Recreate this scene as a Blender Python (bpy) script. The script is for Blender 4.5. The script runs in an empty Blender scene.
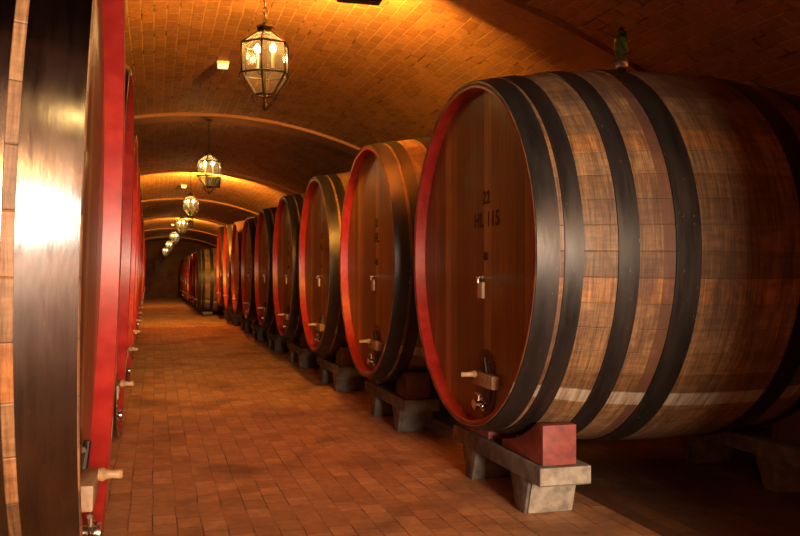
import bpy, bmesh, math, random
from mathutils import Vector, Matrix
PI = math.pi
random.seed(7)
S = bpy.context.scene
C = S.collection

# ------------------------------------------------------------------ camera, world, light, exposure
THETA = math.radians(15.73)
EYE = 1.49
cd = bpy.data.cameras.new('camera'); cam = bpy.data.objects.new('camera', cd); C.objects.link(cam)
cam.location = (0, 0, EYE); cam.rotation_euler = (PI/2, 0, -THETA)
cd.sensor_width = 36; cd.lens = 870/800*36; cd.shift_y = 6.5/800; cd.clip_start = 0.05; cd.clip_end = 200
S.camera = cam
w = bpy.data.worlds.new('world'); S.world = w; w.use_nodes = True
w.node_tree.nodes['Background'].inputs[0].default_value = (0.30, 0.11, 0.05, 1)
w.node_tree.nodes['Background'].inputs[1].default_value = 0.02
S.view_settings.view_transform = 'Standard'; S.view_settings.look = 'None'
S.view_settings.gamma = 1; S.view_settings.exposure = 0.42; S.view_settings.use_curve_mapping = False

def area(name, loc, direction, sx, sy, power, color, spread=180):
    l = bpy.data.lights.new(name, 'AREA'); l.shape = 'RECTANGLE'; l.size = sx; l.size_y = sy
    l.energy = power; l.color = color; l.spread = math.radians(spread)
    o = bpy.data.objects.new(name, l); C.objects.link(o); o.location = loc
    o.rotation_euler = Vector(direction).to_track_quat('-Z', 'Y').to_euler(); return o

WIN_W, WIN_X, WIN_Z0, WIN_Z1 = 3.2, 1.75, 1.15, 3.05
area('window_daylight', (WIN_X, -9.35, (WIN_Z0+WIN_Z1)/2), (0.08, 1, -0.05), WIN_W, WIN_Z1-WIN_Z0, 1800, (1.0, 0.83, 0.62))

# ------------------------------------------------------------------ helpers
def finish(bm, name, mat, parent=None, sharp=32, smooth=True):
    bmesh.ops.recalc_face_normals(bm, faces=bm.faces)
    if smooth:
        lim = math.radians(sharp)
        for f in bm.faces: f.smooth = True
        for e in bm.edges:
            if len(e.link_faces) == 2 and e.calc_face_angle(0) > lim: e.smooth = False
    me = bpy.data.meshes.new(name); bm.to_mesh(me); bm.free()
    me.materials.append(mat)
    o = bpy.data.objects.new(name, me); C.objects.link(o)
    if parent: o.parent = parent
    return o
def box(bm, x0, x1, y0, y1, z0, z1, bev=0.0, mat=None):
    b2 = bmesh.new()
    vs = [b2.verts.new((x, y, z)) for x in (x0, x1) for y in (y0, y1) for z in (z0, z1)]
    for q in ((0,1,3,2),(4,6,7,5),(0,4,5,1),(2,3,7,6),(0,2,6,4),(1,5,7,3)): b2.faces.new([vs[i] for i in q])
    bmesh.ops.recalc_face_normals(b2, faces=b2.faces)
    if bev: bmesh.ops.bevel(b2, geom=b2.edges[:], offset=bev, segments=2, affect='EDGES', profile=.6)
    if mat: b2.transform(mat)
    join(bm, b2)
def join(bm, b2):
    m = bpy.data.meshes.new('tmp'); b2.to_mesh(m); b2.free(); bm.from_mesh(m); bpy.data.meshes.remove(m)
def lathe(bm, prof, seg=96, axis='X', org=(0,0,0), closed=False, cap=True, t0=0.0):
    """profile of (along, radius); uv = (angle, along)"""
    uv = bm.loops.layers.uv.verify()
    rings = []
    for (a, r) in prof:
        if r < 1e-6:
            p = (a,0,0) if axis == 'X' else (0,0,a)
            rings.append([bm.verts.new([p[i]+org[i] for i in range(3)])]); continue
        ring = []
        for k in range(seg):
            t = t0 + 2*PI*k/seg
            p = (a, r*math.sin(t), r*math.cos(t)) if axis == 'X' else (r*math.sin(t), r*math.cos(t), a)
            ring.append(bm.verts.new([p[i]+org[i] for i in range(3)]))
        rings.append(ring)
    n = len(prof)
    for i in range(n if closed else n-1):
        A, B = rings[i], rings[(i+1) % n]; va, vb = prof[i][0], prof[(i+1) % n][0]
        for k in range(seg):
            k2 = (k+1) % seg
            if len(A) == 1 and len(B) == 1: continue
            if len(A) == 1: vs, us = [A[0], B[k], B[k2]], [(k+.5, va), (k, vb), (k+1, vb)]
            elif len(B) == 1: vs, us = [A[k], B[0], A[k2]], [(k, va), (k+.5, vb), (k+1, va)]
            else: vs, us = [A[k], B[k], B[k2], A[k2]], [(k, va), (k, vb), (k+1, vb), (k+1, va)]
            f = bm.faces.new(vs)
            for l, (u, v) in zip(f.loops, us): l[uv].uv = (u/seg, v)
    if cap and not closed:
        for R_ in (rings[0], rings[-1]):
            if len(R_) > 2: bm.faces.new(R_)
def tube(bm, pts, r, seg=8, rs=None):
    pts = [Vector(p) for p in pts]; rings = []
    up = Vector((0,0,1))
    for i, p in enumerate(pts):
        d = (pts[min(i+1, len(pts)-1)] - pts[max(i-1, 0)]).normalized()
        s = d.cross(up)
        if s.length < 1e-3: s = d.cross(Vector((1,0,0)))
        s.normalize(); t = s.cross(d)
        rr = rs[i] if rs else r
        rings.append([bm.verts.new(p + rr*(math.cos(2*PI*k/seg)*s + math.sin(2*PI*k/seg)*t)) for k in range(seg)])
    for A, B in zip(rings, rings[1:]):
        for k in range(seg): bm.faces.new([A[k], B[k], B[(k+1)%seg], A[(k+1)%seg]])
    bm.faces.new(rings[0]); bm.faces.new(rings[-1])
def torus(bm, c, R, r, mat, seg=14, ring=6):
    vs = []
    for i in range(seg):
        a = 2*PI*i/seg; row = []
        for j in range(ring):
            b = 2*PI*j/ring
            p = Vector(((R+r*math.cos(b))*math.cos(a), (R+r*math.cos(b))*math.sin(a), r*math.sin(b)))
            row.append(bm.verts.new(mat @ p + Vector(c)))
        vs.append(row)
    for i in range(seg):
        for j in range(ring):
            bm.faces.new([vs[i][j], vs[(i+1)%seg][j], vs[(i+1)%seg][(j+1)%ring], vs[i][(j+1)%ring]])
def prism(bm, poly, axis, a0, a1, bev=0.0):
    """poly of 2-D points extruded along axis: 'X' -> (y,z), 'Y' -> (x,z)"""
    b2 = bmesh.new()
    f = (lambda p, a: (a, p[0], p[1])) if axis == 'X' else (lambda p, a: (p[0], a, p[1]))
    A = [b2.verts.new(f(p, a0)) for p in poly]; B = [b2.verts.new(f(p, a1)) for p in poly]
    n = len(poly)
    b2.faces.new(A); b2.faces.new(B)
    for i in range(n): b2.faces.new([A[i], A[(i+1)%n], B[(i+1)%n], B[i]])
    bmesh.ops.recalc_face_normals(b2, faces=b2.faces)
    if bev: bmesh.ops.bevel(b2, geom=b2.edges[:], offset=bev, segments=2, affect='EDGES', profile=.6)
    join(bm, b2)
def thing(name, label, cat, loc=(0,0,0), rot=(0,0,0), group=None):
    o = bpy.data.objects.new(name, None); C.objects.link(o); o.empty_display_size = .2
    o.location = loc; o.rotation_euler = rot; o['label'] = label; o['category'] = cat
    if group: o['group'] = group
    return o
def struct(o):
    o['kind'] = 'structure'; return o
def kids(o): return [c for c in bpy.data.objects if c.parent == o]
def copy_tree(o, parent=None):
    ch = kids(o)
    c = o.copy(); C.objects.link(c)
    if parent: c.parent = parent
    for k in ch: copy_tree(k, c)
    return c

# ------------------------------------------------------------------ materials
def mat(name):
    m = bpy.data.materials.new(name); m.use_nodes = True
    nt = m.node_tree; b = nt.nodes['Principled BSDF']; return m, nt, b
def N(nt, t, **kw):
    n = nt.nodes.new(t)
    for k, v in kw.items(): setattr(n, k, v)
    return n
def ramp(nt, stops, src, interp='LINEAR'):
    r = N(nt, 'ShaderNodeValToRGB'); r.color_ramp.interpolation = interp
    e = r.color_ramp.elements
    while len(e) < len(stops): e.new(.5)
    for i, (p, c) in enumerate(stops):
        e[i].position = p; e[i].color = (*c, 1) if len(c) == 3 else c
    nt.links.new(src, r.inputs[0]); return r
def noise(nt, vec, scale, detail=4, rough=.55, dist=0.0):
    n = N(nt, 'ShaderNodeTexNoise'); n.inputs['Scale'].default_value = scale; n.inputs['Detail'].default_value = detail
    n.inputs['Roughness'].default_value = rough; n.inputs['Distortion'].default_value = dist
    if vec is not None: nt.links.new(vec, n.inputs['Vector'])
    return n
def mapping(nt, src, scale=(1,1,1), loc=(0,0,0), rot=(0,0,0)):
    m = N(nt, 'ShaderNodeMapping'); m.inputs['Scale'].default_value = scale; m.inputs['Location'].default_value = loc
    m.inputs['Rotation'].default_value = rot; nt.links.new(src, m.inputs['Vector']); return m.outputs[0]
def mix(nt, fac, a, b, mode='MIX'):
    m = N(nt, 'ShaderNodeMix', data_type='RGBA', blend_type=mode)
    for sock, v in ((m.inputs[0], fac), (m.inputs[6], a), (m.inputs[7], b)):
        if hasattr(v, 'links') or isinstance(v, bpy.types.NodeSocket): nt.links.new(v, sock)
        elif isinstance(v, (int, float)): sock.default_value = v
        else: sock.default_value = (*v, 1)
    return m.outputs[2]
def math_(nt, op, a, b=None):
    m = N(nt, 'ShaderNodeMath', operation=op)
    for s, v in ((m.inputs[0], a), (m.inputs[1], b)):
        if v is None: continue
        if isinstance(v, (int, float)): s.default_value = v
        else: nt.links.new(v, s)
    return m.outputs[0]
def bump(nt, b, h, strength=.3, dist=.01, prev=None):
    n = N(nt, 'ShaderNodeBump'); n.inputs['Strength'].default_value = strength; n.inputs['Distance'].default_value = dist
    nt.links.new(h, n.inputs['Height'])
    if prev is not None: nt.links.new(prev, n.inputs['Normal'])
    nt.links.new(n.outputs[0], b.inputs['Normal']); return n.outputs[0]
def simple(name, col, rough=.5, metal=0, nscale=0, amt=.3, bumpy=0):
    m, nt, b = mat(name); b.inputs['Roughness'].default_value = rough; b.inputs['Metallic'].default_value = metal
    b.inputs['Base Color'].default_value = (*col, 1)
    if nscale:
        tc = N(nt, 'ShaderNodeTexCoord'); n = noise(nt, tc.outputs['Object'], nscale)
        r = ramp(nt, [(.3, tuple(c*(1-amt) for c in col)), (.7, tuple(min(1, c*(1+amt)) for c in col))], n.outputs[0])
        nt.links.new(r.outputs[0], b.inputs['Base Color'])
        if bumpy: bump(nt, b, n.outputs[0], bumpy, .01)
    return m

def brick_mat(name, use_uv, c1, c2, c3, mortar, bw, rh, ms, rough, dirt, dscale=.6, bstr=.6, bdist=.012, gaps=False):
    m, nt, b = mat(name); tc = N(nt, 'ShaderNodeTexCoord')
    src = tc.outputs['UV'] if use_uv else mapping(nt, tc.outputs['Object'], rot=(0,0,PI/2))
    wob = noise(nt, src, 1.7, 3)
    wv = N(nt, 'ShaderNodeVectorMath', operation='MULTIPLY_ADD'); wv.inputs[1].default_value = (.03,.03,0)
    nt.links.new(wob.outputs['Color'], wv.inputs[0]); nt.links.new(src, wv.inputs[2])
    br = N(nt, 'ShaderNodeTexBrick'); nt.links.new(wv.outputs[0], br.inputs['Vector'])
    br.inputs['Scale'].default_value = 1; br.inputs['Brick Width'].default_value = bw; br.inputs['Row Height'].default_value = rh
    br.inputs['Mortar Size'].default_value = ms; br.inputs['Mortar Smooth'].default_value = .3; br.inputs['Bias'].default_value = 0
    br.inputs['Color1'].default_value = (0,0,0,1); br.inputs['Color2'].default_value = (1,1,1,1); br.inputs['Mortar'].default_value = (.5,.5,.5,1)
    cr = ramp(nt, [(0, c1), (.5, c2), (1, c3)], br.outputs['Color'])
    n1 = noise(nt, src, 14, 5, .7); n2 = noise(nt, src, dscale, 5, .62, .4)
    col = mix(nt, .55, cr.outputs[0], ramp(nt, [(.3,(.45,.45,.45)), (.65,(1.1,1.05,1))], n1.outputs[0]).outputs[0], 'MULTIPLY')
    col = mix(nt, ramp(nt, [(.5,(0,0,0)), (.68,(.8,.8,.8))], n2.outputs[0]).outputs[0], col, dirt)
    if gaps:
        n3 = noise(nt, src, 2.3, 4, .7)
        mortar = ramp(nt, [(.38,(.05,.02,.01)), (.47,mortar)] if gaps is True else [(.40,(.06,.028,.015)), (.56,mortar)], n3.outputs[0]).outputs[0]
    col = mix(nt, math_(nt, 'MULTIPLY', br.outputs['Fac'], .8), col, mortar)
    nt.links.new(col, b.inputs['Base Color'])
    inv = math_(nt, 'SUBTRACT', 1.0, br.outputs['Fac'])
    per = N(nt, 'ShaderNodeRGBToBW'); nt.links.new(br.outputs['Color'], per.inputs[0])
    h = math_(nt, 'ADD', inv, math_(nt, 'MULTIPLY', n1.outputs[0], .7))
    h = math_(nt, 'ADD', h, math_(nt, 'MULTIPLY', per.outputs[0], .5))
    bump(nt, b, h, bstr, bdist)
    nt.links.new(ramp(nt, [(.3,(rough-.1,)*3), (.7,(rough+.15,)*3)], n2.outputs[0]).outputs[0], b.inputs['Roughness'])
    return m
M = {}
M['vault'] = brick_mat('vault_brick', True, (.39,.15,.048), (.48,.195,.066), (.56,.24,.085), (.60,.34,.14), .28, .125, .009, .75, (.30,.14,.055), bstr=1.0, bdist=.03, gaps=True)
M['rib'] = brick_mat('rib_brick', True, (.42,.17,.07), (.46,.19,.08), (.50,.22,.09), (.46,.24,.11), .14, .3, .004, .75, (.28,.14,.06))
M['floor'] = brick_mat('floor_brick', False, (.50,.225,.105), (.62,.30,.145), (.72,.37,.185), (.42,.20,.10), .21, .142, .005, .58, (.22,.10,.055), .9, .6, .006, gaps='floor')
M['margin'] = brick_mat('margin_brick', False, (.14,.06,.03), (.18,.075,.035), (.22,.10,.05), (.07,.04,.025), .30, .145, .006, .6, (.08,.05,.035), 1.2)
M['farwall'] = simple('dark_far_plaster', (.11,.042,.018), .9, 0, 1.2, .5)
M['wall'] = brick_mat('wall_brick', True, (.22,.08,.04), (.28,.11,.05), (.34,.14,.07), (.22,.12,.07), .28, .08, .01, .8, (.14,.06,.03))

def stave_wood():
    m, nt, b = mat('weathered_stave_oak'); tc = N(nt, 'ShaderNodeTexCoord')
    sx = N(nt, 'ShaderNodeSeparateXYZ'); nt.links.new(tc.outputs['UV'], sx.inputs[0])
    NS = 52
    uu = math_(nt, 'MULTIPLY', sx.outputs[0], NS); idx = math_(nt, 'FLOOR', uu)
    wn = N(nt, 'ShaderNodeTexWhiteNoise', noise_dimensions='1D'); nt.links.new(idx, wn.inputs['W'])
    base = ramp(nt, [(0,(.12,.062,.028)), (.3,(.21,.115,.052)), (.7,(.27,.16,.078)), (1,(.34,.14,.035))], wn.outputs[0])
    v1 = noise(nt, mapping(nt, tc.outputs['UV'], (9, 13, 1)), 1.6, 7, .75)       # rubbed streaks running round the cask
    v2 = noise(nt, mapping(nt, tc.outputs['UV'], (170, 4, 1)), 1.5, 6, .65)       # grain along the staves
    v3 = noise(nt, mapping(nt, tc.outputs['UV'], (7, 1.6, 1)), 1.7, 6, .7, .5)
    col = mix(nt, .65, base.outputs[0], ramp(nt, [(.34,(.36,.29,.25)), (.6,(1.4,1.32,1.25))], v1.outputs[0]).outputs[0], 'MULTIPLY')
    col = mix(nt, .6, col, ramp(nt, [(.35,(.5,.45,.42)), (.6,(1.15,1.1,1.05))], v2.outputs[0]).outputs[0], 'MULTIPLY')
    col = mix(nt, ramp(nt, [(.5,(0,0,0)), (.64,(.8,.8,.8))], v3.outputs[0]).outputs[0], col, (.10,.047,.028))
    v4 = noise(nt, mapping(nt, tc.outputs['UV'], (26, 70, 1)), 1.0, 8, .8)
    col = mix(nt, .8, col, ramp(nt, [(.36,(.26,.21,.18)), (.52,(1.05,1.03,1.0)), (.68,(1.6,1.6,1.6))], v4.outputs[0]).outputs[0], 'MULTIPLY')
    d2 = math_(nt, 'ABSOLUTE', math_(nt, 'SUBTRACT', sx.outputs[1], .765))
    col = mix(nt, math_(nt, 'MULTIPLY', math_(nt, 'LESS_THAN', d2, .036), ramp(nt, [(.3,(.2,.2,.2)),(.5,(.85,.85,.85))], v3.outputs[0]).outputs[0]), col, (.10,.038,.024))
    # pale limewash stave low on the flank
    d = math_(nt, 'ABSOLUTE', math_(nt, 'SUBTRACT', sx.outputs[0], .628))
    band = math_(nt, 'MULTIPLY', math_(nt, 'LESS_THAN', d, .0075), ramp(nt, [(.35,(0,0,0)),(.6,(1,1,1))], v1.outputs[0]).outputs[0])
    col = mix(nt, math_(nt, 'MULTIPLY', band, .75), col, (.52,.46,.38))
    fr = math_(nt, 'ABSOLUTE', math_(nt, 'SUBTRACT', math_(nt, 'FRACT', uu), .5))
    gap = ramp(nt, [(.475,(0,0,0)), (.497,(1,1,1))], fr)
    col = mix(nt, math_(nt, 'MULTIPLY', gap.outputs[0], .4), col, (.05,.025,.015))
    nt.links.new(col, b.inputs['Base Color'])
    nt.links.new(ramp(nt, [(.3,(.42,)*3),(.7,(.68,)*3)], v3.outputs[0]).outputs[0], b.inputs['Roughness'])
    h = math_(nt, 'SUBTRACT', math_(nt, 'MULTIPLY', v2.outputs[0], .35), gap.outputs[0])
    h = math_(nt, 'ADD', h, math_(nt, 'MULTIPLY', v1.outputs[0], .3))
    bump(nt, b, h, .45, .006); return m
M['stave'] = stave_wood()
def head_wood():
    m, nt, b = mat('varnished_head_planks'); tc = N(nt, 'ShaderNodeTexCoord')
    sx = N(nt, 'ShaderNodeSeparateXYZ'); nt.links.new(tc.outputs['Object'], sx.inputs[0])
    yy = math_(nt, 'MULTIPLY', math_(nt, 'ADD', sx.outputs[1], 5.03), 1/.128)
    wn = N(nt, 'ShaderNodeTexWhiteNoise', noise_dimensions='1D'); nt.links.new(math_(nt, 'FLOOR', yy), wn.inputs['W'])
    base = ramp(nt, [(0,(.18,.08,.028)), (.5,(.28,.14,.05)), (1,(.50,.28,.11))], wn.outputs[0])
    g = noise(nt, mapping(nt, tc.outputs['Object'], (1, 26, 1.3)), 2.2, 6, .65)
    g2 = noise(nt, tc.outputs['Object'], 1.6, 4)
    col = mix(nt, .7, base.outputs[0], ramp(nt, [(.3,(.5,.42,.36)), (.65,(1.2,1.15,1.1))], g.outputs[0]).outputs[0], 'MULTIPLY')
    col = mix(nt, .5, col, ramp(nt, [(.3,(.6,.55,.5)), (.65,(1.1,1.1,1.1))], g2.outputs[0]).outputs[0], 'MULTIPLY')
    fr = math_(nt, 'ABSOLUTE', math_(nt, 'SUBTRACT', math_(nt, 'FRACT', yy), .5))
    gap = ramp(nt, [(.47,(0,0,0)), (.495,(1,1,1))], fr)
    col = mix(nt, math_(nt, 'MULTIPLY', gap.outputs[0], .7), col, (.04,.015,.006))
    nt.links.new(col, b.inputs['Base Color']); b.inputs['Roughness'].default_value = .38
    bump(nt, b, math_(nt, 'SUBTRACT', math_(nt, 'MULTIPLY', g.outputs[0], .25), gap.outputs[0]), .35, .004); return m
M['head'] = head_wood()
def red_paint():
    m, nt, b = mat('red_painted_rim'); tc = N(nt, 'ShaderNodeTexCoord')
    n1 = noise(nt, mapping(nt, tc.outputs['UV'], (60, 8, 1)), 1.2, 4); n2 = noise(nt, tc.outputs['Object'], 9, 5, .65)
    col = mix(nt, ramp(nt, [(.4,(0,0,0)),(.62,(1,1,1))], n1.outputs[0]).outputs[0], (.31,.015,.012), (.40,.026,.018))
    col = mix(nt, ramp(nt, [(.63,(0,0,0)),(.72,(.6,.6,.6))], n2.outputs[0]).outputs[0], col, (.28,.045,.03))
    nt.links.new(col, b.inputs['Base Color']); b.inputs['Roughness'].default_value = .38
    bump(nt, b, n2.outputs[0], .15, .004); return m
M['red'] = red_paint()
def hoop_metal(name, a, b_, c, rlo, rhi, metal):
    m, nt, b = mat(name); tc = N(nt, 'ShaderNodeTexCoord')
    n1 = noise(nt, mapping(nt, tc.outputs['UV'], (9, 9, 1)), 1.5, 6, .7); n2 = noise(nt, mapping(nt, tc.outputs['UV'], (60, 30, 1)), 2.5, 4)
    col = ramp(nt, [(.3,a), (.52,b_), (.75,c)], n1.outputs[0])
    col = mix(nt, ramp(nt, [(.68,(0,0,0)),(.74,(.7,.7,.7))], n2.outputs[0]).outputs[0], col.outputs[0], (.34,.27,.21))
    nt.links.new(col, b.inputs['Base Color']); b.inputs['Metallic'].default_value = metal
    nt.links.new(ramp(nt, [(.35,(rlo,)*3), (.7,(rhi,)*3)], n1.outputs[0]).outputs[0], b.inputs['Roughness'])
    bump(nt, b, n2.outputs[0], .10, .002); return m
M['hoop'] = hoop_metal('black_iron_hoop', (.018,.014,.013), (.036,.028,.026), (.055,.036,.028), .34, .52, .55)
M['hoop_bright'] = hoop_metal('polished_iron_hoop', (.10,.095,.095), (.16,.155,.155), (.07,.06,.055), .12, .24, 1.0)
M['ink'] = simple('black_stencil_paint', (.02,.012,.008), .6)
M['iron'] = simple('dark_iron', (.05,.038,.03), .45, .8, 12, .4)
M['hatch'] = simple('dark_hatch_wood', (.09,.035,.015), .45, 0, 20, .4)
M['bar'] = simple('pale_worn_wood', (.34,.20,.11), .6, 0, 30, .3, .2)
M['handle'] = simple('turned_boxwood', (.38,.22,.10), .45, 0, 25, .25)
M['chrome'] = simple('chrome', (.75,.73,.70), .18, 1)
M['brass'] = simple('aged_brass', (.55,.36,.13), .3, 1, 15, .3)
M['tag'] = simple('pale_card_tag', (.55,.38,.24), .7)
M['concrete'] = simple('dark_weathered_concrete', (.15,.115,.09), .85, 0, 9, .5, .5)
M['plaster'] = simple('pale_worn_concrete', (.33,.27,.21), .85, 0, 14, .4, .5)
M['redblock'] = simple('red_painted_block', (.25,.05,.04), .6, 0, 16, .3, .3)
M['redblock_shaded'] = simple('shaded_red_block', (.10,.035,.025), .7, 0, 16, .3, .3)  # darkened copy of the red block, shade put into its colour
M['lantern_iron'] = simple('bronzed_lantern_iron', (.10,.065,.03), .4, .85, 20, .4)
M['candle'] = simple('ivory_candle_tube', (.75,.62,.40), .5)
M['white'] = simple('white_plastic', (.8,.72,.6), .4)
M['timber'] = simple('dark_door_timber', (.10,.045,.02), .7, 0, 10, .3)
def emis(name, col, s):
    m, nt, b = mat(name); b.inputs['Base Color'].default_value = (*col, 1)
    b.inputs['Emission Color'].default_value = (*col, 1); b.inputs['Emission Strength'].default_value = s; return m
M['bulb'] = emis('warm_lit_bulb', (1.0,.70,.28), 130)
M['floodglass'] = emis('lit_flood_glass', (1.0,.62,.22), 30)
M['smalllamp'] = emis('lit_small_lamp_glass', (1.0,.66,.34), 1.1)
def glass(name, tint, gloss, film, rough=.05):
    m, nt, b = mat(name); out = nt.nodes['Material Output']
    t = N(nt, 'ShaderNodeBsdfTransparent'); t.inputs[0].default_value = (*tint, 1)
    d = N(nt, 'ShaderNodeBsdfTranslucent'); d.inputs[0].default_value = (.9,.8,.5,1)
    g = N(nt, 'ShaderNodeBsdfGlossy'); g.inputs['Roughness'].default_value = rough
    m1 = N(nt, 'ShaderNodeMixShader'); m1.inputs[0].default_value = film
    m2 = N(nt, 'ShaderNodeMixShader'); m2.inputs[0].default_value = gloss
    nt.links.new(t.outputs[0], m1.inputs[1]); nt.links.new(d.outputs[0], m1.inputs[2])
    nt.links.new(m1.outputs[0], m2.inputs[1]); nt.links.new(g.outputs[0], m2.inputs[2]); nt.links.new(m2.outputs[0], out.inputs[0]); return m
M['glass'] = glass('lantern_glass', (.97,.93,.76), .03, .06)
m, nt, b = mat('green_bottle_glass'); b.inputs['Base Color'].default_value = (.12,.35,.08,1); b.inputs['Roughness'].default_value = .05
b.inputs['Transmission Weight'].default_value = .9; M['green'] = m
m, nt, b = mat('clear_glass'); b.inputs['Base Color'].default_value = (.9,.85,.8,1); b.inputs['Roughness'].default_value = .03
b.inputs['Transmission Weight'].default_value = .95; M['clear'] = m

# ------------------------------------------------------------------ the cellar shell
XC, ZR, RR, RV = 0.88, -2.89, 7.0, 7.05
XL, XR, Y0, Y1 = -3.6, 4.95, -9.0, 58.2
PITCH, RIB0 = 7.8, 7.2
def drop(y): return max(0, .013*(y-24))
def arc(R, n=72):
    a0 = math.asin((XL-XC)/R); a1 = math.asin((XR-XC)/R)
    return [(a0+(a1-a0)*i/n, XC+R*math.sin(a0+(a1-a0)*i/n), ZR+R*math.cos(a0+(a1-a0)*i/n)) for i in range(n+1)]
def shell(bm, Ri, Ro, y0, y1, ny=1, su=1.0):
    uv = bm.loops.layers.uv.verify()
    A, B = arc(Ri), arc(Ro)
    for j in range(ny):
        ya, yb = y0+(y1-y0)*j/ny, y0+(y1-y0)*(j+1)/ny
        for i in range(len(A)-1):
            for P in (A, B):
                vs = [bm.verts.new(q) for q in ((P[i][1],ya,P[i][2]), (P[i][1],yb,P[i][2]), (P[i+1][1],yb,P[i+1][2]), (P[i+1][1],ya,P[i+1][2]))]
                f = bm.faces.new(vs)
                for l, (u, v) in zip(f.loops, ((ya,P[i][0]),(yb,P[i][0]),(yb,P[i+1][0]),(ya,P[i+1][0]))): l[uv].uv = (u, v*Ri)
    for y in (y0, y1):
        for i in range(len(A)-1):
            vs = [bm.verts.new(q) for q in ((A[i][1],y,A[i][2]), (A[i+1][1],y,A[i+1][2]), (B[i+1][1],y,B[i+1][2]), (B[i][1],y,B[i][2]))]
            f = bm.faces.new(vs)
            for l, (u, v) in zip(f.loops, ((0,A[i][0]),(0,A[i+1][0]),(.12,B[i+1][0]),(.12,B[i][0]))): l[uv].uv = (u, v*Ri)
    for v in bm.verts: v.co.z -= drop(v.co.y)
    bmesh.ops.remove_doubles(bm, verts=bm.verts, dist=1e-5)
def boxuv(bm, x0, x1, y0, y1, z0, z1):
    box(bm, x0, x1, y0, y1, z0, z1); uv = bm.loops.layers.uv.verify(); bm.normal_update()
    for f in bm.faces:
        n = f.normal
        for l in f.loops:
            c = l.vert.co
            l[uv].uv = (c.y, c.z) if abs(n.x) > .5 else ((c.x, c.z) if abs(n.y) > .5 else (c.x, c.y))
bm = bmesh.new(); box(bm, XL-.25, XR+.25, Y0-3, Y1+.3, -.2, 0); struct(finish(bm, 'floor', M['floor'], smooth=False))
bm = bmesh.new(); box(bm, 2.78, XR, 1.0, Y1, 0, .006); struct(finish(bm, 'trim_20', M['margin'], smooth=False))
bm = bmesh.new(); shell(bm, RV, RV+.25, Y0, Y1, 33); struct(finish(bm, 'ceiling', M['vault']))
for i, r in enumerate((-1, 0, 1, 2, 3, 4, 5, 6, 7)):
    y = RIB0 + (r-1)*PITCH
    bm = bmesh.new(); shell(bm, RR, RV+.03, y-.3, y+.3, 2); struct(finish(bm, 'trim_%d' % (i+1), M['rib']))
bm = bmesh.new(); boxuv(bm, XL-.25, XL, Y0, Y1, 0, 3.1); struct(finish(bm, 'wall_left', M['wall'], smooth=False))
bm = bmesh.new(); boxuv(bm, XR, XR+.25, Y0, Y1, 0, 3.1); struct(finish(bm, 'wall_right', M['wall'], smooth=False))
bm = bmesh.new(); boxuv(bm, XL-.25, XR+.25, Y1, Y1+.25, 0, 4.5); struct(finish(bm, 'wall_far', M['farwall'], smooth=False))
bm = bmesh.new()
dx0, dx1 = WIN_X-WIN_W/2, WIN_X+WIN_W/2
for q in ((XL-.25, dx0, 0, 4.5), (dx1, XR+.25, 0, 4.5), (dx0, dx1, WIN_Z1, 4.5), (dx0, dx1, 0, WIN_Z0)): boxuv(bm, q[0], q[1], Y0-.3, Y0, q[2], q[3])
struct(finish(bm, 'wall_near', M['wall'], smooth=False))
# unseen pier and low header, added to cut window light off floor and vault
bm = bmesh.new(); boxuv(bm, 2.66, XR, .9, 1.5, 0, 2.66); boxuv(bm, XL, XR, .9, 1.5, 2.66, 4.16); struct(finish(bm, 'wall_light_blocker', M['wall'], smooth=False))
# dark recess high in the far wall
bm = bmesh.new(); box(bm, .02, .78, Y1-.05, Y1-.002, 1.35, 2.45, .01); struct(finish(bm, 'window_1', M['timber'], smooth=False))

# ------------------------------------------------------------------ casks
LEN, RE, RB = 2.6, 1.14, 1.285
HOOPS = [(.004,.13), (.157,.262), (.46,.582), (.80,.955)]
HOOPS += [(LEN-b_, LEN-a_) for a_, b_ in HOOPS]
def rad(u): return RE + (RB-RE)*(1-((u-LEN/2)/(LEN/2))**2)
AX = RB          # height of the cask's axis above the lowest point of the bilge
REC, RIN = .085, 1.102
def text_part(txt, size, cy, cz, parent, name='painted_marking'):
    cu = bpy.data.curves.new('t', 'FONT'); cu.body = txt; cu.size = size; cu.align_x = 'CENTER'; cu.align_y = 'CENTER'
    cu.extrude = .0012; cu.offset = .003; cu.space_character = 1.1
    to = bpy.data.objects.new('t', cu); C.objects.link(to)
    bpy.context.view_layer.update()
    me = bpy.data.meshes.new_from_object(to.evaluated_get(bpy.context.evaluated_depsgraph_get()))
    bpy.data.objects.remove(to); me.name = name
    for v in me.vertices:
        x, y, z = v.co; v.co = (REC-.0015-z*1.0, cy-x*1.0, cz+y)
    me.materials.clear(); me.materials.append(M['ink'])
    o = bpy.data.objects.new(name, me); C.objects.link(o); o.parent = parent; return o

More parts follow.
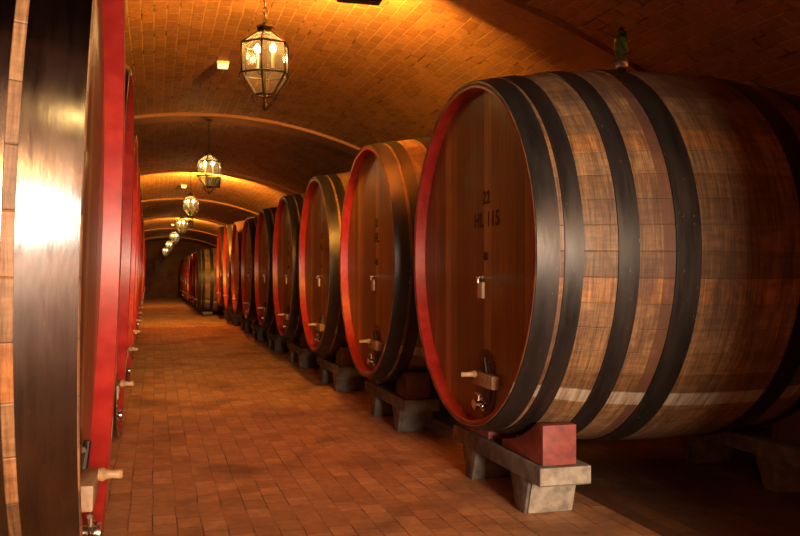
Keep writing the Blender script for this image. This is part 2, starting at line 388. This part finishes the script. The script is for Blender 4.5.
def make_cask(label, group, seg, side, number, litres):
    """side=+1: the long end of the hatch bar points to local -y"""
    root = thing('wine_cask', label, 'barrel', group=group)
    bm = bmesh.new()
    prof = [(.03, RE-.03), (.004, RE-.012), (.0, RE-.006), (.003, RE-.001)] + [(u, rad(u)) for u in [LEN*i/26 for i in range(1, 26)]] + [(LEN, RE), (LEN, RE-.05), (LEN-.08, RE-.06), (LEN-.08, 0)]
    lathe(bm, prof, seg, 'X', (0,0,AX), cap=False)
    bm2 = bm; finish(bm2, 'stave_body', M['stave'], root)
    bm = bmesh.new()   # red chime and croze
    lathe(bm, [(.010, RE-.012), (.002, RE-.016), (.002, RIN+.004), (.006, RIN), (REC+.03, RIN-.004), (REC+.03, RIN+.03), (.03, RIN+.03)], seg, 'X', (0,0,AX), closed=True)
    finish(bm, 'red_rim', M['red'], root)
    bm = bmesh.new(); lathe(bm, [(REC, 0), (REC, RIN), (REC+.05, RIN), (REC+.05, 0)], seg, 'X', (0,0,AX), cap=False)
    head = finish(bm, 'head_panel', M['head'], root)
    for k, (a, b_) in enumerate(HOOPS):
        bm = bmesh.new(); n = 3; t = .009
        pr = [(a+(b_-a)*i/n, rad(a+(b_-a)*i/n)+t) for i in range(n+1)] + [(b_-(b_-a)*i/n, rad(b_-(b_-a)*i/n)-.004) for i in range(n+1)]
        lathe(bm, pr, seg, 'X', (0,0,AX), closed=True)
        if seg > 100 and k == 3:
            a0 = math.radians(262 + 9*((k*5) % 4) - 12)
            for da in (0, .035):
                for s in (.28, .72):
                    u = a+(b_-a)*s; r = rad(u)+t; th = a0+da
                    c = Vector((u, r*math.sin(th), AX+r*math.cos(th)))
                    b2 = bmesh.new(); bmesh.ops.create_uvsphere(b2, u_segments=8, v_segments=5, radius=.009); b2.transform(Matrix.Translation(c)); join(bm, b2)
        finish(bm, 'iron_hoop', M['hoop' if side > 0 else 'hoop_bright'], root)
    FY = -.21 if side > 0 else 0
    if number:
        text_part(number, .115, FY, AX+.37, head); text_part(litres, .135, FY, AX+.225, head)
    # sampling tap with its tag
    z = AX-.15; y = FY
    if side > 0:
        bm = bmesh.new(); lathe(bm, [(REC-.012, .0), (REC-.012,.028), (REC,.028), (REC,0)], 20, 'X', (0,y,z+.14), cap=False); finish(bm, 'plug', M['iron'], root)
        bm = bmesh.new()
        tube(bm, [(REC,y,z), (REC-.07,y,z)], .013, 12); tube(bm, [(REC-.05,y-.055,z+.004), (REC-.05,y+.055,z+.004)], .008, 10)
        tube(bm, [(REC-.06,y,z), (REC-.06,y,z-.035)], .010, 10)
        tap = finish(bm, 'sampling_tap', M['chrome'], root)
        bm = bmesh.new(); box(bm, REC-.05, REC-.03, y-.045, y+.045, z-.135, z-.03, .003); finish(bm, 'tag', M['tag'], tap)
    # hatch
    hz = AX-(.84 if side > 0 else .875); hl = .18 if side > 0 else .155
    poly = [(FY+.165*math.sin(t), hz+.225*math.cos(t)) for t in [2*PI*i/32 for i in range(32)]]
    bm = bmesh.new()
    prism(bm, poly, 'X', REC-.012, REC+.002, .003)
    prism(bm, [(FY+(p[0]-FY)*.72, hz+(p[1]-hz)*.74) for p in poly], 'X', REC-.022, REC-.010, .003)
    hatch = finish(bm, 'hatch_door', M['hatch'], root)
    bm = bmesh.new()
    ya, yb = (FY-.27, FY+.06) if side > 0 else (FY-.05, FY+.22)
    box(bm, REC-.075, REC-.02, ya, yb, hz-.01, hz+.075, .008); finish(bm, 'crossbar', M['bar'], hatch)
    bm = bmesh.new(); lathe(bm, [(REC-.075,.0), (REC-.075,.021), (REC-.092,.025), (REC-.10,.018), (REC-hl+.03,.014), (REC-hl+.008,.017), (REC-hl,.013), (REC-hl,0)], 20, 'X', (0,FY,hz+.062), cap=False)
    finish(bm, 'screw_handle', M['handle'], hatch)
    bm = bmesh.new(); tube(bm, [(REC-.02,FY-.05,hz+.07), (REC-.035,FY-.05,hz+.17)], .014, 10, [.02,.012]); tube(bm, [(REC-.025,FY-.10,hz+.15), (REC-.025,FY+.02,hz+.15)], .010, 8)
    finish(bm, 'hinge_bolt', M['iron'], hatch)
    # racking valve below the hatch bar
    vz = hz-.135
    bm = bmesh.new()
    lathe(bm, [(REC-.015,.0), (REC-.015,.048), (REC-.03,.048), (REC-.032,.024), (REC-.075,.024), (REC-.077,.034), (REC-.09,.034), (REC-.09,0)], 24, 'X', (0,FY,vz), cap=False)
    tube(bm, [(REC-.055,FY,vz), (REC-.055,FY,vz+.07)], .010, 10); tube(bm, [(REC-.055,FY-.05,vz+.066), (REC-.055,FY+.05,vz+.066)], .009, 10)
    tube(bm, [(REC-.06,FY-.08,vz), (REC-.06,FY+.08,vz)], .014, 12)
    for s_ in (-.08,.08): b2 = bmesh.new(); bmesh.ops.create_uvsphere(b2, u_segments=12, v_segments=8, radius=.020, matrix=Matrix.Translation((REC-.06,FY+s_,vz))); join(bm, b2)
    finish(bm, 'racking_valve', M['chrome'], root)
    return root

def make_stand(label, group, cap='plaster'):
    """bench of concrete under the front of a cask; local x = away from the aisle, y = along the aisle"""
    root = thing('cask_stand', label, 'barrel stand', group=group)
    bm = bmesh.new(); box(bm, 0, .34, -.78, .78, .225, .34, .008)
    for v in bm.verts: v.co.z += .004*math.sin(v.co.y*9)
    finish(bm, 'beam', M['concrete'], root)
    for s in (-1, 1):
        bm = bmesh.new()
        poly = [(s*.30, .24), (s*.60, .24), (s*.53, 0), (s*.40, 0)]
        prism(bm, poly, 'X', .01, .33, .006); finish(bm, 'foot', M['concrete'], root)
        bm = bmesh.new()
        prism(bm, [(s*.60,.215),(s*.612,.215),(s*.545,.004),(s*.531,.004)], 'X', .03, .33, .002)
        e = finish(bm, 'foot_cap', M[cap], root)
        bm = bmesh.new(); box(bm, .004, .336, s*.778-.006, s*.778+.006, .232, .335, .002)
        finish(bm, 'end_cap', M[cap], root)
    return root
def make_chock(label, group, cz, s, mt='redblock', y0=.40, rr=1.224):
    """red saddle block: concave top that takes the cask; cz = axis height, s = +-1 side"""
    root = None
    bm = bmesh.new(); top = []
    ys = [y0+(.76-y0)*i/14 for i in range(15)]
    ZB = .345
    for y in ys:
        zt = cz - math.sqrt(rr**2 - y*y) - .004
        top.append((s*y, max(ZB+.012, min(zt, .585))))
    poly = [(s*y0, ZB)] + top + [(s*.76, ZB)]
    prism(bm, poly, 'X', .03, .25, .003)
    o = finish(bm, 'cask_chock', M[mt]); o['label'] = label; o['category'] = 'block'
    if group: o['group'] = group
    return o

CZ = 1.62
RGRP, LGRP, FGRP = 'casks in the near right row', 'casks in the left row', 'smaller casks far down on the right'
ORD = ['nearest', 'second', 'third', 'fourth', 'fifth', 'sixth', 'seventh', 'eighth', 'ninth', 'tenth', 'eleventh', 'twelfth', 'thirteenth', 'fourteenth', 'fifteenth', 'sixteenth', 'seventeenth', 'eighteenth', 'nineteenth', 'twentieth', 'twenty-first']
RLAB = ['huge oak cask nearest on the right, its whole hooped flank in view',
        'red rimmed cask directly behind the huge nearest right one',
        'third red rimmed cask of the right row, bright glint on its hoop'] + \
       ['%s red rimmed cask of the right row counted from the viewer' % ORD[i] for i in range(3, 9)]
cask_r = make_cask(RLAB[0], RGRP, 160, 1, '22', 'HL 115')
cask_r2 = make_cask(RLAB[1], RGRP, 96, 1, '21', 'HL')
cask_l = make_cask('x', LGRP, 160, -1, None, None)
stand0 = make_stand('pale ended concrete stand under the nearest right cask', 'concrete stands of the right row')
stand1 = None
def place_stand(x, y, rz, lab, grp, cz, first=False):
    global stand1
    if first: st = stand0
    elif stand1 is None: st = stand1 = make_stand(lab, grp, 'concrete')  # dark caps paint the shade onto the other stands' end faces
    else: st = copy_tree(stand1)
    st.location = (x, y, 0); st.rotation_euler = (0,0,rz); st['label'] = lab; st['group'] = grp
    return st
def chocks(x, y, rz, labs, grp, pair=None, **kw):
    out = []
    for q, lab in enumerate(labs):
        if pair: c = pair[q].copy(); C.objects.link(c)
        else: c = make_chock(lab, grp, CZ, (-1, 1)[q], **kw)
        c.location = (x, y, 0); c.rotation_euler = (0,0,rz); c['label'] = lab; c['group'] = grp; out.append(c)
    return out
D1, DP = 5.53, 2.915
rp = lp = None
for n in range(9):
    y = D1 + DP*n
    r = cask_r if n == 0 else (cask_r2 if n == 1 else copy_tree(cask_r2))
    r.location = (2.0, y, CZ-AX); r.rotation_euler = (0, 0, math.radians(.5 if n == 0 else .3));
    if n > 5: r.scale = (1, 1, 1+.035*(n-5))
    r['label'] = RLAB[n]; r['group'] = RGRP
    lab = 'concrete stand under the %s cask of the right row' % ORD[n]
    place_stand(2.2, y, 0, lab, 'concrete stands of the right row', CZ, n == 0)
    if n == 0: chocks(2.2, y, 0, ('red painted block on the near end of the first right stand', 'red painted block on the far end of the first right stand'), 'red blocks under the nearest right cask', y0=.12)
    else: rp = chocks(2.2, y, 0, ('dark block on the near end of the %s right stand' % ORD[n], 'dark block on the far end of the %s right stand' % ORD[n]), 'dark blocks under the right casks', rp, mt='redblock_shaded')
    if n < 1:
        place_stand(4.06, y, 0, 'concrete stand deep in the dark below the back of the nearest right cask', 'concrete stands of the right row', CZ)
        for s_, lab in ((-1, 'dark block on the near end of the rear stand below the huge cask'), (1, 'dark block on the far end of the rear stand below the huge cask')):
            c = make_chock(lab, 'dark blocks under the back of the nearest cask', CZ, s_, 'timber'); c.location = (4.12, y+.018, 0)  # dark timber colour paints in the deep shade on these rear blocks
# left row, diverging slightly from the aisle
LY = [3.14, 5.72, 8.34] + [8.34+2.6*k for k in range(1, 17)]
for n, y in enumerate(LY):
    b_ = .150 + .021*n; lean = math.radians(1.9)
    r = cask_l if n == 0 else copy_tree(cask_l)
    r.location = (-b_-AX*math.sin(lean), y, CZ-AX+.0); r.rotation_euler = (0, -lean, PI)
    r['group'] = LGRP
    r['label'] = 'big cask at the left edge with a broad shiny black hoop' if n == 0 else '%s cask of the left row, a thin red rim behind the edge cask' % ORD[n]
    if True:
        place_stand(-b_-.42, y, PI, 'concrete stand under the %s cask of the left row' % ORD[n], 'concrete stands of the left row', CZ)
        lp = chocks(-b_-.42, y, PI, ('dark block on the far end of the %s left stand' % ORD[n], 'dark block on the near end of the %s left stand' % ORD[n]), 'dark blocks under the left casks', lp, mt='redblock_shaded', rr=1.275)
        if n > 8: r.scale = (.8, 1, 1)
# smaller casks beyond the right row
for n in range(8):
    y = 32.3 + 2.85*n; sc = .915
    r = copy_tree(cask_r2); r.scale = (sc, sc, sc); r.location = (1.45, y, 1.31-AX*sc)
    r['group'] = FGRP; r['label'] = '%s of the smaller casks far down the aisle, past the tall right row' % ORD[n]
    st = place_stand(1.62, y, 0, 'low concrete stand under the %s small cask far down the aisle' % ORD[n], 'low stands far down on the right', CZ)
    st.scale = (1, 1, .45)

# ------------------------------------------------------------------ glass airlock on the nearest cask
zt = CZ + RB - .004
al = thing('glass_airlock', 'green and clear glass airlock standing on top of the nearest right cask', 'airlock', (3.19, D1, zt-.004))
bm = bmesh.new(); lathe(bm, [(0,0),(0,.05),(.03,.052),(.04,.036),(.06,.034),(.06,0)], 24, 'Z', cap=False); finish(bm, 'bung', M['iron'], al)
bm = bmesh.new(); lathe(bm, [(.055,0),(.058,.028),(.075,.046),(.10,.054),(.125,.046),(.145,.024),(.15,0)], 28, 'Z', cap=False); finish(bm, 'clear_bulb', M['clear'], al)
bm = bmesh.new(); lathe(bm, [(.142,0),(.145,.03),(.16,.042),(.20,.047),(.27,.047),(.29,.04),(.30,.03),(.30,0)], 28, 'Z', cap=False); finish(bm, 'green_cylinder', M['green'], al)
bm = bmesh.new(); lathe(bm, [(.295,0),(.295,.036),(.315,.038),(.322,.02),(.34,.016),(.35,.010),(.352,0)], 24, 'Z', cap=False); finish(bm, 'cap', M['iron'], al)

# ------------------------------------------------------------------ lanterns
def make_lantern(label, chain_len):
    """origin at the point of the arch it hangs from"""
    root = thing('hanging_lantern', label, 'lantern', group='lanterns hanging down the aisle')
    top = -chain_len
    bm = bmesh.new()
    n = int(chain_len/.052)
    for i in range(n+1):
        z = -.03 - (chain_len-.03)*i/n
        m_ = Matrix.Rotation(PI/2, 3, 'X') if i % 2 == 0 else Matrix.Rotation(PI/2, 3, 'Z') @ Matrix.Rotation(PI/2, 3, 'X')
        torus(bm, (0,0,z), .024, .0055, m_ @ Matrix.Diagonal((.72,1.25,1)).to_3x3(), 12, 5)
    lathe(bm, [(0,.0),(0,.05),(-.014,.045),(-.02,0)], 20, 'Z', cap=False)
    finish(bm, 'chain', M['lantern_iron'], root)
    # heights
    zc, z1, z2, z3, z4, z5 = top-.03, top-.085, top-.185, top-.43, top-.60, top-.70
    R1, R2, R3 = .072, .205, .085
    H = [math.radians(60*i + 0) - THETA*0 for i in range(6)]
    def P(R, z, i): return Vector((R*math.cos(H[i%6]+.26), R*math.sin(H[i%6]+.26), z))
    bm = bmesh.new()
    tt = .26 + PI/2
    lathe(bm, [(zc,0),(zc,R1*1.02),(zc-.01,R1*1.12),(zc-.02,R1*.95),(z1+.01,R1*.95),(z1,R1*1.1),(z1-.008,R1*1.0),(z1-.008,R1*.6),(zc-.03,R1*.6),(zc-.03,0)], 6, 'Z', cap=False, t0=PI/2-.26)
    tube(bm, [(0,0,top+.005),(0,0,zc-.005)], .012, 10)
    finish(bm, 'cap', M['lantern_iron'], root)
    bm = bmesh.new(); r = .009
    for i in range(6):
        tube(bm, [P(R1,z1,i), P(R2,z2,i), P(R2,z3,i), P(R3,z4,i)], r, 8)
        for R_, z in ((R2,z2),(R2,z3),(R3,z4)): tube(bm, [P(R_,z,i), P(R_,z,i+1)], r, 8)
        a, b_ = P(R2*.985,z3-.012,i), P(R2*.985,z3-.012,i+1)
        q = (P(1,0,i)).normalized()
        # little scrolls at the knees and the lower basket
        tube(bm, [P(R2,z3,i), P(R2+.02,z3-.015,i), P(R2+.022,z3-.04,i), P(R2+.008,z3-.05,i)], .005, 6)
        tube(bm, [P(R3,z4,i), P(R3+.03,z4-.015,i), P(R3+.035,z4-.04,i), P(R3+.015,z4-.055,i)], .005, 6)
        tube(bm, [P(R3,z4,i), P(R3*.95,z4-.05,i), P(R3*.55,z4-.09,i), P(.012,z5,i)], .006, 6)
    lathe(bm, [(z5+.03,0),(z5+.02,.022),(z5,.03),(z5-.02,.018),(z5-.035,0)], 14, 'Z', cap=False)
    finish(bm, 'frame', M['lantern_iron'], root)
    bm = bmesh.new()
    for i in range(6):
        for (Ra, za, Rb_, zb) in ((R1,z1,R2,z2),(R2,z2,R2,z3),(R2,z3,R3,z4)):
            k = .985
            bm.faces.new([bm.verts.new(P(Ra*k,za,i)), bm.verts.new(P(Ra*k,za,i+1)), bm.verts.new(P(Rb_*k,zb,i+1)), bm.verts.new(P(Rb_*k,zb,i))])
    finish(bm, 'glass_panes', M['glass'], root, smooth=False)
    bm = bmesh.new()
    tube(bm, [(0,0,z4-.02),(0,0,z3+.03)], .009, 8)
    CP = [(.07*math.cos(a), .07*math.sin(a)) for a in (-THETA-.25, -THETA+PI-.25)]
    for (x, y) in CP:
        tube(bm, [(0,0,z3+.02),(x*.6,y*.6,z3),(x,y,z3+.03)], .006, 6)
        lathe(bm, [(z3+.03,0),(z3+.035,.024),(z3+.045,.026),(z3+.045,0)], 14, 'Z', (x,y,0), cap=False)
    finish(bm, 'candle_holder', M['lantern_iron'], root)
    for (x, y) in CP:
        bm = bmesh.new(); lathe(bm, [(z3+.044,0),(z3+.044,.013),(z3+.185,.013),(z3+.185,0)], 14, 'Z', (x,y,0), cap=False)
        cn = finish(bm, 'candle', M['candle'], root)
        bm = bmesh.new(); zb = z3+.184
        lathe(bm, [(zb,0),(zb,.010),(zb+.018,.025),(zb+.04,.025),(zb+.06,.012),(zb+.078,.002),(zb+.079,0)], 14, 'Z', (x,y,0), cap=False)
        finish(bm, 'bulb', M['bulb'], cn)
    return root
LLAB = ['six sided glass lantern hanging nearest the viewer, two bright bulbs', 'second hanging lantern down the aisle, a dark box behind it'] + ['%s hanging lantern counted down the aisle' % ORD[i] for i in range(2, 7)]
SOF = ZR + RR
lan = make_lantern(LLAB[0], .53)
for n in list(range(7)) + [-1]:
    o = lan if n == 0 else copy_tree(lan)
    y = RIB0 + PITCH*n + .05
    o.location = (XC-max(0, .012*(y-32)), y, SOF-drop(y)-.002); o['label'] = LLAB[n] if n >= 0 else 'lantern hanging behind the viewer'
    l = bpy.data.lights.new('lantern_light', 'POINT'); l.energy = 16; l.color = (1,.62,.26); l.shadow_soft_size = .06
    lo = bpy.data.objects.new('lantern_light', l); C.objects.link(lo); lo.parent = o; lo.location = (0, 0, -.53-.22)
    l.energy = 2.4 if n >= 0 else 8

# ------------------------------------------------------------------ floodlights on every other arch
def make_flood(label):
    root = thing('floodlight', label, 'lamp', group='floodlights fixed to the arches')
    bm = bmesh.new(); box(bm, -.18, .18, -.02, .10, -.14, .14, .012); finish(bm, 'housing', M['iron'], root)
    bm = bmesh.new()
    for s in (-1, 1): box(bm, s*.195-.008, s*.195+.008, -.005, .035, -.02, .21, .002)
    box(bm, -.20, .20, -.005, .035, .202, .215, .002); finish(bm, 'bracket', M['iron'], root)
    bm = bmesh.new(); box(bm, -.155, .155, .100, .106, -.115, .115, .002); finish(bm, 'lit_glass', M['floodglass'], root)
    return root
fl = make_flood('x')
FX = 1.58
FO = ((0,0), (.03,.0), (-.14,.0), (-.18,.0))
fz = ZR + math.sqrt(RR*RR-(FX-XC)**2)
for k, r in enumerate((-1, 1, 3, 5)):
    y = RIB0 + (r-1)*PITCH + (-.29 if k == 1 else .02)
    o = fl if k == 0 else copy_tree(fl)
    o.location = (FX+FO[k][0], y, fz-.215-drop(y)+FO[k][1])
    o['label'] = ['floodlight on the arch behind the viewer', 'black floodlight at the top edge of the picture, lighting the nearest vault', 'black floodlight box showing beside the second lantern', 'black floodlight box showing beside the third lantern'][k]
    a = area('floodlight_beam', (FX+FO[k][0], y+.16, fz-.19-drop(y)+FO[k][1]), (-.12, .80, .36), .28, .2, (330, 320, 600, 330)[k], (1.0,.47,.06), 170)

# ------------------------------------------------------------------ little box lamps on the crown
def make_box_lamp():
    root = thing('ceiling_box_lamp', 'x', 'lamp', group='small white box lamps on the vault')
    bm = bmesh.new(); box(bm, -.075, .075, -.05, .05, -.035, .0, .006); finish(bm, 'base', M['white'], root)
    bm = bmesh.new(); box(bm, -.065, .065, -.045, .045, -.085, -.034, .012); finish(bm, 'diffuser', M['smalllamp'], root)
    return root
bl = make_box_lamp()
for k, y in enumerate((11.1, 26.4, 43.0)):
    o = bl if k == 0 else copy_tree(bl)
    x = .82; o.location = (x, y, ZR+math.sqrt(RV**2-(x-XC)**2)-.002-drop(y))
    o['label'] = ['small white box lamp on the brick vault left of the nearest lantern', 'small white box lamp on the vault above the third lantern', 'tiny box lamp on the vault far down the aisle'][k]
